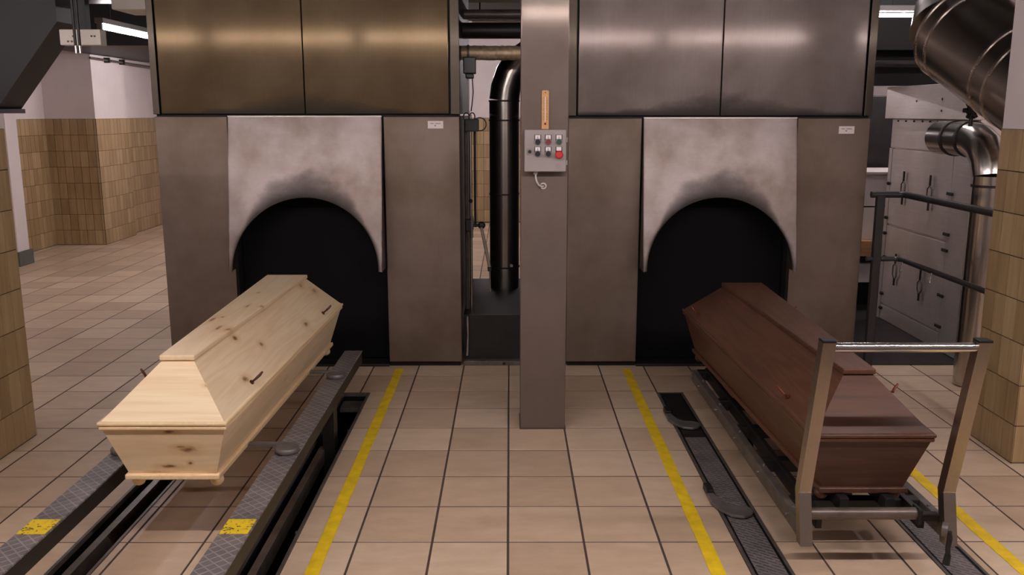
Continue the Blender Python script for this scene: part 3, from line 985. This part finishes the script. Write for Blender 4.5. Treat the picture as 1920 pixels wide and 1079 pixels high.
# uprights: square tube kinked near the bottom
for s_, x in ((1, XL), (-1, XR)):
    hw, hd = .022, .030
    prof = [(2.985, .140), (3.035, .325), (2.895, .915)]
    up = MB()
    ringv = []
    for (y, z) in prof:
        ringv.append([(x - hw, y - hd / 2, z), (x + hw, y - hd / 2, z), (x + hw, y + hd / 2 + .015, z), (x - hw, y + hd / 2 + .015, z)])
    for i in range(2):
        up._add(ringv[i] + ringv[i + 1], [(0, 1, 5, 4), (1, 2, 6, 5), (2, 3, 7, 6), (3, 0, 4, 7)])
    up._add(ringv[0], [(3, 2, 1, 0)])
    up._add(ringv[2], [(0, 1, 2, 3)])
    u = up.build('upright', M['steel_cart'], ct)
    y = 2.895
    bx('end_cap', (x - hw - .001, y - hd / 2 - .001, .915), (x + hw + .001, y + hd / 2 + .016, .924), M['black'], u, .002)
    bx('weld_seam', (x - hw - .0006, 3.035 - hd / 2 - .0012, .323), (x + hw + .0006, 3.035 - hd / 2 + .004, .327), M['silver'], u)
MB().tube([(XL + .020, 2.904, .895), (XR - .020, 2.904, .895)], .0165, 20).build('push_handle', M['steel_tube'], ct)
MB().tube([(XL + .020, 3.045, .232), (1.478, 3.045, .232)], .022, 18).build('end_roller', M['rail_steel'], ct)
bx('roller_bracket', (1.478, 3.015, .200), (1.492, 3.075, .258), M['dark_steel'], ct, .004)
bx('bracket_arm', (1.492, 3.03, .205), (1.562, 3.06, .235), M['dark_steel'], ct, .004)
bk = MB().tube([(1.545, 2.975, .205), (1.562, 2.965, .205)], .026, 18).build('brake_pivot', M['frame_steel'], ct)
MB().tube([(1.560, 2.955, .205), (1.563, 2.950, .18), (1.558, 2.948, .145), (1.560, 2.945, .115)], [.010, .010, .009, .009], 10).build('brake_lever', M['dark_steel'], ct)
MB().tube([(1.560, 2.945, .122), (1.553, 2.942, .085)], [.011, .013], 12).build('lever_grip', M['black'], ct)

# ------------------------------------------------------------------ things in the gap between the furnaces
pl = thing('plinth_box', (0.02, 5.9, 0), 'low dark steel box on the floor between the furnaces', 'plinth')
bx('front_sheet', (-.312, 5.86, .03), (.364, 5.88, .335), M['dark_steel'], pl)
bx('top_sheet', (-.312, 5.88, .315), (.364, 7.2, .335), M['pit_steel'], pl)
bx('foot_flange', (-.312, 5.80, 0), (.364, 5.86, .03), M['frame_steel'], pl, .002)
MB().tube([(-.04, 5.798, .016), (-.04, 5.792, .016)], .010, 10).build('bolt', M['dark_steel'], pl)

du = thing('flue_pipe', (-.04, 6.85, .335), 'dark shiny flue pipe rising in the gap between the furnaces', 'pipe')
R_ = .113
MB().tube([(-.042, 6.85, .335), (-.042, 6.85, 1.755)], R_, 32).build('straight_pipe', M['steel_duct'], du)
MB().tube([(-.042, 6.85, 1.755), (-.030, 6.85, 1.85), (.005, 6.85, 1.95), (.07, 6.85, 2.04), (.16, 6.85, 2.10)], R_, 32).build('elbow', M['steel_duct'], du)
for z in (.50, 1.06, 1.61, 1.752):
    MB().tube([(-.042, 6.85, z - .006), (-.042, 6.85, z + .006)], R_ + .004, 32).build('pipe_joint', M['dark_steel'], du)
MB().tube([(.012, 6.742, .52), (.012, 6.735, .52)], .012, 10).build('bolt', M['silver'], du)

fp = thing('foil_pipe', (0.02, 6.3, 2.03), 'crumpled foil wrapped pipe crossing the gap between the furnaces', 'pipe')
m = MB()
ns, nr = 40, 20
vs, fs = [], []
for i in range(ns + 1):
    x = -.33 + .70 * i / ns
    for k in range(nr):
        a = 2 * math.pi * k / nr
        rr = .048 + random.uniform(-.003, .003)
        vs.append((x, 6.3 + rr * math.cos(a), 2.066 + rr * math.sin(a)))
for i in range(ns):
    for k in range(nr):
        fs.append((i * nr + k, i * nr + (k + 1) % nr, (i + 1) * nr + (k + 1) % nr, (i + 1) * nr + k))
m._add(vs, fs, True)
m.build('foil_wrap', M['foil'], fp)
MB().tube([(-.29, 6.3, 2.066), (-.275, 6.3, 2.066)], .054, 20).build('band', M['frame_steel'], fp)

for (y, z, rr, mm, lab) in ((6.5, 2.23, .055, 'dark_steel', 'dark pipe crossing above the foil pipe between the furnaces'),
                            (6.7, 2.36, .035, 'frame_steel', 'thin grey pipe near the ceiling between the furnaces')):
    p = MB().tube([(-.33, y, z), (.37, y, z)], rr, 18).build('cross_pipe', M[mm], None, (0, y, z))
    tag(p, lab, 'pipe')
cbm = thing('cable_tray', (0, 7.75, 2.40), 'pale cable tray high in the gap between the furnaces', 'cable tray')
bx('tray', (-.31, 7.6, 2.40), (.36, 7.9, 2.46), M['frame_steel'], cbm)
for x in (-.25, .30):
    MB().tube([(x, 7.75, 2.46), (x, 7.75, ZC)], .008, 8).build('hanger_rod', M['dark_steel'], cbm)
hb = bx('ceiling_beam', (-.31, 6.9, 2.50), (.36, 7.2, ZC), M['duct_dark'])
tag(hb, 'dark beam high in the gap between the furnaces', 'beam')

ab = thing('actuator', (-.262, 6.0, 1.9), 'black actuator box under the foil pipe beside the left furnace', 'actuator')
bx('housing', (-.302, 5.95, 1.915), (-.222, 6.06, 2.02), M['black'], ab, .006)
bx('terminal_cover', (-.288, 5.955, 1.885), (-.236, 6.05, 1.915), M['black'], ab, .006)
MB().tube([(-.245, 6.0, 1.89), (-.240, 6.0, 1.80), (-.248, 6.0, 1.72), (-.255, 6.0, 1.675)], .004, 8).build('cable', M['black'], ab)
MB().tube([(-.275, 6.0, 1.89), (-.272, 6.0, 1.78), (-.268, 6.0, 1.675)], .003, 8).build('cable', M['grey_cable'], ab)

gp = thing('gas_pipework', (-.27, 6.0, .3), 'thin vertical pipes with valve and lever beside the left furnace', 'pipework')
MB().tube([(-.262, 6.0, .336), (-.262, 6.0, 1.655)], .0095, 12).build('riser_pipe', M['steel_pipe'], gp)
MB().tube([(-.293, 6.05, .336), (-.293, 6.05, 1.62)], .012, 12).build('riser_pipe', M['frame_steel'], gp)
MB().tube([(-.235, 6.08, .90), (-.235, 6.08, 1.60)], .008, 12).build('riser_pipe', M['dark_steel'], gp)
MB().sphere((-.262, 5.985, 1.087), .014, 12, 8).build('knob', M['black'], gp)
vb = bx('valve_body', (-.300, 5.95, .885), (-.245, 6.06, .965), M['black'], gp, .008)
bx('valve_plate', (-.262, 5.94, .845), (-.245, 5.96, .99), M['frame_steel'], gp, .003)
MB().tube([(-.245, 5.975, .925), (-.195, 5.975, .925)], .010, 10).build('valve_stem', M['dark_steel'], gp)
MB().sphere((-.190, 5.975, .925), (.026, .022, .026), 12, 8).build('valve_hub', M['dark_steel'], gp)
lv = MB().tube([(-.192, 5.965, .915), (-.160, 5.965, .76), (-.138, 5.965, .64)], [.010, .012, .010], 10).build('lever', M['lever'], gp)
MB().tube([(-.138, 5.965, .645), (-.136, 5.965, .615)], .014, 10).build('collar', M['dark_steel'], lv)
MB().tube([(-.136, 5.965, .615), (-.134, 5.965, .475)], .0055, 8).build('lever_rod', M['silver'], lv)
sw = bx('switch_box', (-.298, 5.96, 1.545), (-.205, 6.05, 1.625), M['dark_steel'], gp, .006)
for (cx_, rz, c0) in ((-.197, 1.592, .042), (-.247, 1.64, .026), (-.285, 1.64, .026)):
    rg = [(cx_ + c0 * math.cos(t) * (1 if c0 > .03 else .7), 5.97, rz + c0 * math.sin(t)) for t in [2 * math.pi * i / 20 for i in range(21)]]
    MB().tube(rg, .004, 8, cap=False).build('cable_loop', M['black'], gp)
MB().tube([(-.285, 5.845, .33), (-.285, 5.843, .28), (-.283, 5.842, .20), (-.287, 5.842, .10), (-.29, 5.842, .06)], [.008, .010, .007, .010, .012], 10).build('drain_cock', M['silver'], gp)

# ------------------------------------------------------------------ right rear: steel cabinet, pipes, railing
cab = thing('steel_cabinet', (3.5, 6.6, 0), 'dull steel filter cabinet with fork latches behind the railing', 'cabinet')
CX = 3.04
bx('carcass', (CX + .014, 5.90, 0), (4.0, 7.24, 1.62), M['cab_steel'], cab)
bx('top_box', (CX - .035, 5.90, 1.62), (4.0, 7.30, 1.865), M['cab_steel'], cab, .004)
for (ya, yb, za, zb_) in ((6.19, 7.18, .79, 1.385), (6.19, 7.18, .14, .775), (6.19, 7.18, .01, .128), (5.905, 6.18, .01, 1.385), (5.905, 7.23, 1.395, 1.615)):
    d = bx('door' if zb_ > .3 and ya > 6 else 'panel', (CX, ya, za), (CX + .014, yb, zb_), M['cab_steel'], cab, .003)
bx('angle_post', (CX - .004, 7.185, 0), (CX + .014, 7.235, 1.39), M['cab_steel'], cab)
for y in (6.0, 6.2, 6.32, 6.46, 6.58, 6.7, 6.84, 6.98, 7.12):
    MB().tube([(CX, y, 1.603), (CX - .008, y, 1.603)], .007, 8).build('rivet', M['dark_steel'], cab)
for y, z in ((6.35, 1.76), (6.75, 1.75), (6.35, 1.68)):
    MB().tube([(CX - .035, y, z), (CX - .040, y, z)], .008, 8).build('rivet', M['dark_steel'], cab)
for (y, z0, z1) in ((6.905, .97, 1.225), (6.465, .97, 1.225), (6.93, .33, .58), (6.49, .30, .53)):
    x = CX - .016
    lt = MB().tube([(x, y, z1), (x, y, z1 - .075)], .008, 8).build('fork_latch', M['dark_steel'], cab)
    zz = z1 - .075
    for s_ in (-1, 1):
        MB().tube([(x, y, zz), (x, y + s_ * .035, zz - .025), (x, y + s_ * .035, z0 + .08), (x, y + s_ * .012, z0 + .055), (x, y, z0 + .05)], .005, 8).build('prong', M['frame_steel'], lt)
    MB().tube([(x, y, z0 + .055), (x, y, z0)], .008, 8).build('tail', M['dark_steel'], lt)
for (y, z) in ((6.18, 1.116), (6.18, .835), (6.18, .723), (6.18, .40), (6.18, .18)):
    bx('hinge', (CX - .014, y - .04, z - .011), (CX, y + .04, z + .011), M['dark_steel'], cab, .003)
for (y, z) in ((7.19, 1.111), (7.19, .837), (7.19, .711), (7.16, .22), (7.16, .10), (7.16, .52)):
    MB().sphere((CX - .01, y, z), (.014, .024, .014), 10, 6).build('clamp_knob', M['dark_steel'], cab)

sp_ = thing('exhaust_pipe', (2.86, 5.35, 0), 'shiny stainless pipe with elbow dropping beside the right tiled pier', 'pipe')
R_ = .108
z_ = 1.505
MB().tube([(2.86, 6.02, z_), (2.86, 5.62, z_)], R_, 32).build('stub_pipe', M['steel_pipe'], sp_)
MB().tube([(2.86, 5.62, z_), (2.86, 5.53, z_ - .012), (2.86, 5.44, z_ - .055), (2.86, 5.38, z_ - .125), (2.86, 5.36, z_ - .21)], [R_, R_, R_, R_ * .97, R_ * .9], 32).build('elbow', M['steel_pipe'], sp_)
MB().tube([(2.86, 5.36, z_ - .21), (2.86, 5.36, 0.008)], R_ * .88, 32).build('down_pipe', M['steel_pipe'], sp_)
MB().tube([(2.86, 5.82, z_), (2.86, 5.80, z_)], R_ + .006, 32).build('pipe_joint', M['dark_steel'], sp_)
MB().tube([(2.86, 5.63, z_), (2.86, 5.61, z_)], R_ + .006, 32).build('pipe_joint', M['dark_steel'], sp_)
MB().tube([(2.86, 5.36, 1.245), (2.86, 5.36, 1.23)], R_ * .88 + .005, 32).build('pipe_joint', M['dark_steel'], sp_)
hwl = thing('hand_wheel', (2.72, 5.45, 1.62), 'small black star hand wheel on top of the exhaust pipe', 'hand wheel')
MB().tube([(2.76, 5.45, 1.585), (2.76, 5.45, 1.74)], .012, 10).build('spindle', M['black'], hwl)
st = MB()
for k in range(6):
    a = k * math.pi / 3
    st.tube([(2.76, 5.45, 1.68), (2.76 + .05 * math.cos(a), 5.45 + .01 * math.sin(a), 1.68 + .05 * math.sin(a))], [.012, .014], 8)
st.tube([(2.76, 5.435, 1.68), (2.76, 5.465, 1.68)], .03, 14)
st.build('star_grip', M['black'], hwl)

bd = thing('big_duct', (2.75, 5.3, 2.0), 'large shiny stainless duct slanting down at upper right', 'duct')
A, B = Vector((2.690, 5.72, 2.200)), Vector((2.830, 5.02, 1.850))
dr = (B - A).normalized()
A = A + dr * .15
RB = .285
MB().tube([A, B + dr * .24], RB, 48).build('duct_tube', M['steel_duct'], bd)
for t in (0.0, .10, .56, .68):
    p = A + dr * t
    MB().tube([p - dr * .008, p + dr * .008], RB + .006, 48).build('duct_seam', M['steel_edge'], bd)
MB().tube([A + Vector((.42, .16, .62)), A + Vector((.20, .13, .36)), A + Vector((.05, .09, .11)), A], RB, 40).build('rear_bend', M['steel_duct'], bd)

rl = thing('railing', (2.5, 5.2, 0), 'dark grey tubular safety railing beside the right furnace', 'railing')
for z, n_ in ((1.157, .021), (.744, .016)):
    MB().tube([(2.29, 5.68, z), (2.46, 5.68, z), (2.49, 5.67, z), (2.50, 5.64, z), (2.50, 4.49, z)], n_, 14).build('rail', M['rail_paint'], rl)
bx('post', (2.325, 5.66, .008), (2.375, 5.70, 1.15), M['rail_paint'], rl, .004)
for (x, y, z) in ((2.50, 5.60, .715), (2.50, 5.20, .715)):
    MB().tube([(x - .012, y, z + .02), (x - .03, y - .02, z - .035)], .006, 8).build('hook', M['silver'], rl)

un = thing('work_bench', (3.2, 7.8, 0), 'white bench unit with wooden shelf behind the railing', 'bench')
bx('upper_panel', (2.75, 7.62, .885), (4.2, 7.66, 1.155), M['white_cab'], un)
bx('lower_panel', (2.75, 7.62, .60), (4.2, 7.66, .872), M['white_cab'], un)
bx('panel_gap', (2.75, 7.64, .872), (4.2, 7.66, .885), M['black'], un)
bx('wood_shelf', (2.75, 7.50, .47), (4.2, 8.2, .60), M['shelf_wood'], un)
bx('drawer', (2.75, 7.60, .225), (4.2, 8.1, .39), M['white_cab'], un, .004)
bx('recess', (2.75, 7.70, .008), (4.2, 8.1, .225), M['black'], un)
bx('top_edge', (2.75, 7.58, 1.155), (4.2, 8.2, 1.175), M['white_cab'], un)
bx('frame', (2.75, 7.66, .39), (4.2, 8.2, 1.155), M['dark_steel'], un)
db = bx('dark_cupboard', (2.6, 8.3, 0), (4.2, 8.8, 1.82), M['dark_steel'], None, .01)
tag(db, 'dark cupboard beyond the white bench unit', 'cupboard')


# ------------------------------------------------------------------ luminaires
def luminaire(c, axis, length, mat, label, group, rods=True, top=ZC):
    x, y, z = c
    r = thing('tube_lamp', (x, y, z), label, 'lamp', group)
    hl = length / 2
    v = (lambda u, s_, zz: (x + u, y + s_, z + zz)) if axis == 'X' else (lambda u, s_, zz: (x + s_, y + u, z + zz))
    MB().tube([v(-hl + .03, 0, 0), v(hl - .03, 0, 0)], .016, 14).build('tube', mat, r)
    q = [v(-hl, -.035, .03), v(hl, .035, .075)]
    lo = tuple(min(q[0][i], q[1][i]) for i in range(3))
    hi = tuple(max(q[0][i], q[1][i]) for i in range(3))
    MB().box(lo, hi).build('housing', M['lamp_body'], r, bevel=.004)
    for s_ in (-1, 1):
        a_, b_ = v(s_ * hl - (.03 if s_ > 0 else 0), -.02, -.022), v(s_ * hl + (.03 if s_ < 0 else 0), .02, .03)
        MB().box(tuple(min(a_[i], b_[i]) for i in range(3)), tuple(max(a_[i], b_[i]) for i in range(3))).build('end_cap', M['lamp_body'], r, bevel=.003)
        if rods:
            p0, p1 = v(s_ * hl * .7, 0, .075), v(s_ * hl * .7, 0, top - z)
            MB().tube([p0, p1], .006, 8).build('hanger_rod', M['dark_steel'], r)
    return r


for i, x in enumerate((-3.93, -2.36, -.79, .79, 2.36)):
    luminaire((x, 1.9, 2.43), 'X', 1.5, M['tube'], 'tube lamp hanging above the viewer, ' + ('first', 'second', 'third', 'fourth', 'fifth')[i] + ' of the row counted from the left', 'tube lamps over the working hall')
luminaire((3.75, 1.9, 2.43), 'X', 1.15, M['tube'], 'short tube lamp at the right end of the hanging row', 'tube lamps over the working hall')
luminaire((-3.40, 8.45, 2.365), 'Y', 1.5, M['tube_hall'], 'glowing tube lamp in the left aisle at upper left', 'tube lamps in the rear aisles')
luminaire((-4.40, 3.60, 2.40), 'Y', 1.5, M['tube_hall'], 'added unseen tube lamp behind the partition, lighting the left aisle floor', 'tube lamps in the rear aisles')  # unseen lamp added to light the left aisle floor
luminaire((-3.60, 11.6, 2.28), 'Y', 1.5, M['tube_hall'], 'added tube lamp hidden by the furnace, brightening the left aisle wall', 'tube lamps in the rear aisles', top=2.37)  # added out of sight to brighten the end of the aisle wall
luminaire((3.55, 7.62, 2.45), 'X', 1.2, M['tube_hall'], 'tube lamp above the bench unit at upper right', 'tube lamps in the rear aisles')
luminaire((-1.3, 11.2, 2.55), 'X', 1.5, M['tube_hall'], 'added unseen tube lamp behind the furnaces lighting the back wall', 'tube lamps in the rear aisles')  # hidden fill lamp, added so the back wall is lit in the gap

luminaire((1.6, 12.0, 2.55), 'X', 1.5, M['tube_hall'], 'added unseen tube lamp behind the right furnace brightening the back wall', 'tube lamps in the rear aisles')  # second hidden lamp added to whiten the back wall
luminaire((2.56, 6.5, 2.80), 'Y', 1.2, M['tube_hall'], 'added unseen tube lamp above the right aisle, lighting the steel cabinet', 'tube lamps in the rear aisles')  # added above the view to light the cabinet face from the top

# ------------------------------------------------------------------ overhead things on the left
ld = thing('sheet_duct', (-4.0, 6.15, 1.66), 'dark sheet metal duct with slanted side at upper left', 'duct')
poly = [(-5.2, 1.692), (-3.363, 1.692), (-2.917, 2.244), (-2.917, ZC - .01), (-5.2, ZC - .01)]
MB().slab([(x, 6.0, z) for x, z in poly], .30).build('duct_body', M['duct_dark'], ld)
bx('flange', (-5.2, 5.985, 1.662), (-3.345, 6.315, 1.692), M['dark_steel'], ld, .003)
bx('flange_edge', (-5.2, 5.98, 1.686), (-3.350, 5.99, 1.702), M['frame_steel'], ld)

jb = thing('junction_box', (-2.71, 5.9, 2.08), 'off-white junction box hanging at upper left', 'junction box')
bx('case', (-2.838, 5.85, 2.085), (-2.580, 5.94, 2.182), M['offwhite'], jb, .006)
for (x, z) in ((-2.785, 2.108), (-2.762, 2.108), (-2.75, 2.14), (-2.635, 2.14), (-2.615, 2.14)):
    bx('vent_slot', (x - .006, 5.847, z - .005), (x + .006, 5.85, z + .005), M['black'], jb)
bx('mount', (-2.75, 5.87, 2.182), (-2.67, 5.93, ZC), M['duct_dark'], jb)
for x, lab in ((-2.694, 'left one of two thin hanging rods in front of the junction box'), (-2.668, 'right one of two thin hanging rods in front of the junction box')):
    rd = thing('hanging_rod', (x, 5.75, 2.03), lab, 'rod', 'hanging rods')
    MB().tube([(x, 5.75, 2.075), (x, 5.75, ZC)], .009, 10).build('rod', M['dark_steel'], rd)
    MB().tube([(x, 5.75, 2.03), (x, 5.75, 2.075)], .007, 10).build('rod_tip', M['silver'], rd)

wb_ = thing('ceiling_unit', (-2.65, 6.6, 2.37), 'pale ceiling unit at upper left beside the furnace', 'ceiling unit')
bx('case', (-2.775, 6.5, 2.372), (-2.45, 6.9, 2.62), M['offwhite'], wb_, .01)
bx('mount', (-2.68, 6.6, 2.62), (-2.56, 6.8, ZC), M['duct_dark'], wb_)
for (a, b, lab) in (((-5.75, 7.0, 2.50), (-2.3, 7.3, ZC), 'dark cross beam in the left aisle above the tube lamp'),
                    ((-5.16, 9.9, 2.37), (-2.3, 13.8, ZC), 'dark lowered ceiling box over the end of the left aisle')):
    o = bx('aisle_beam', a, b, M['duct_dark'], None, .01)
    tag(o, lab, 'beam')
wpz = thing('wall_conduit', (-5.12, 12.4, 2.3), 'thin conduit with two clamps along the aisle wall top', 'conduit')
MB().tube([(-5.135, 11.3, 2.325), (-5.135, 13.7, 2.30)], .014, 10).build('conduit', M['frame_steel'], wpz)
for y in (11.8, 12.25):
    bx('clamp', (-5.178, y - .02, 2.29), (-5.11, y + .02, 2.355), M['dark_steel'], wpz, .004)

# overhead on the right, above the cabinet
for (a, b, mm, lab) in (((2.32, 7.0, 2.13), (3.6, 7.4, 2.36), 'duct_dark', 'dark duct above the steel cabinet'),
                        ((2.32, 6.9, 2.02), (3.6, 7.3, 2.05), 'dark_steel', 'thin dark cable tray just above the steel cabinet'),
                        ((2.32, 8.9, 2.55), (4.2, 9.2, ZC), 'duct_dark', 'dark beam behind the lamp at upper right'),
                        ((2.32, 7.42, 1.88), (4.2, 7.5, 2.35), 'duct_dark', 'dark panel behind the top of the steel cabinet')):
    o = bx('overhead_beam', a, b, M[mm], None, .006)
    tag(o, lab, 'beam')
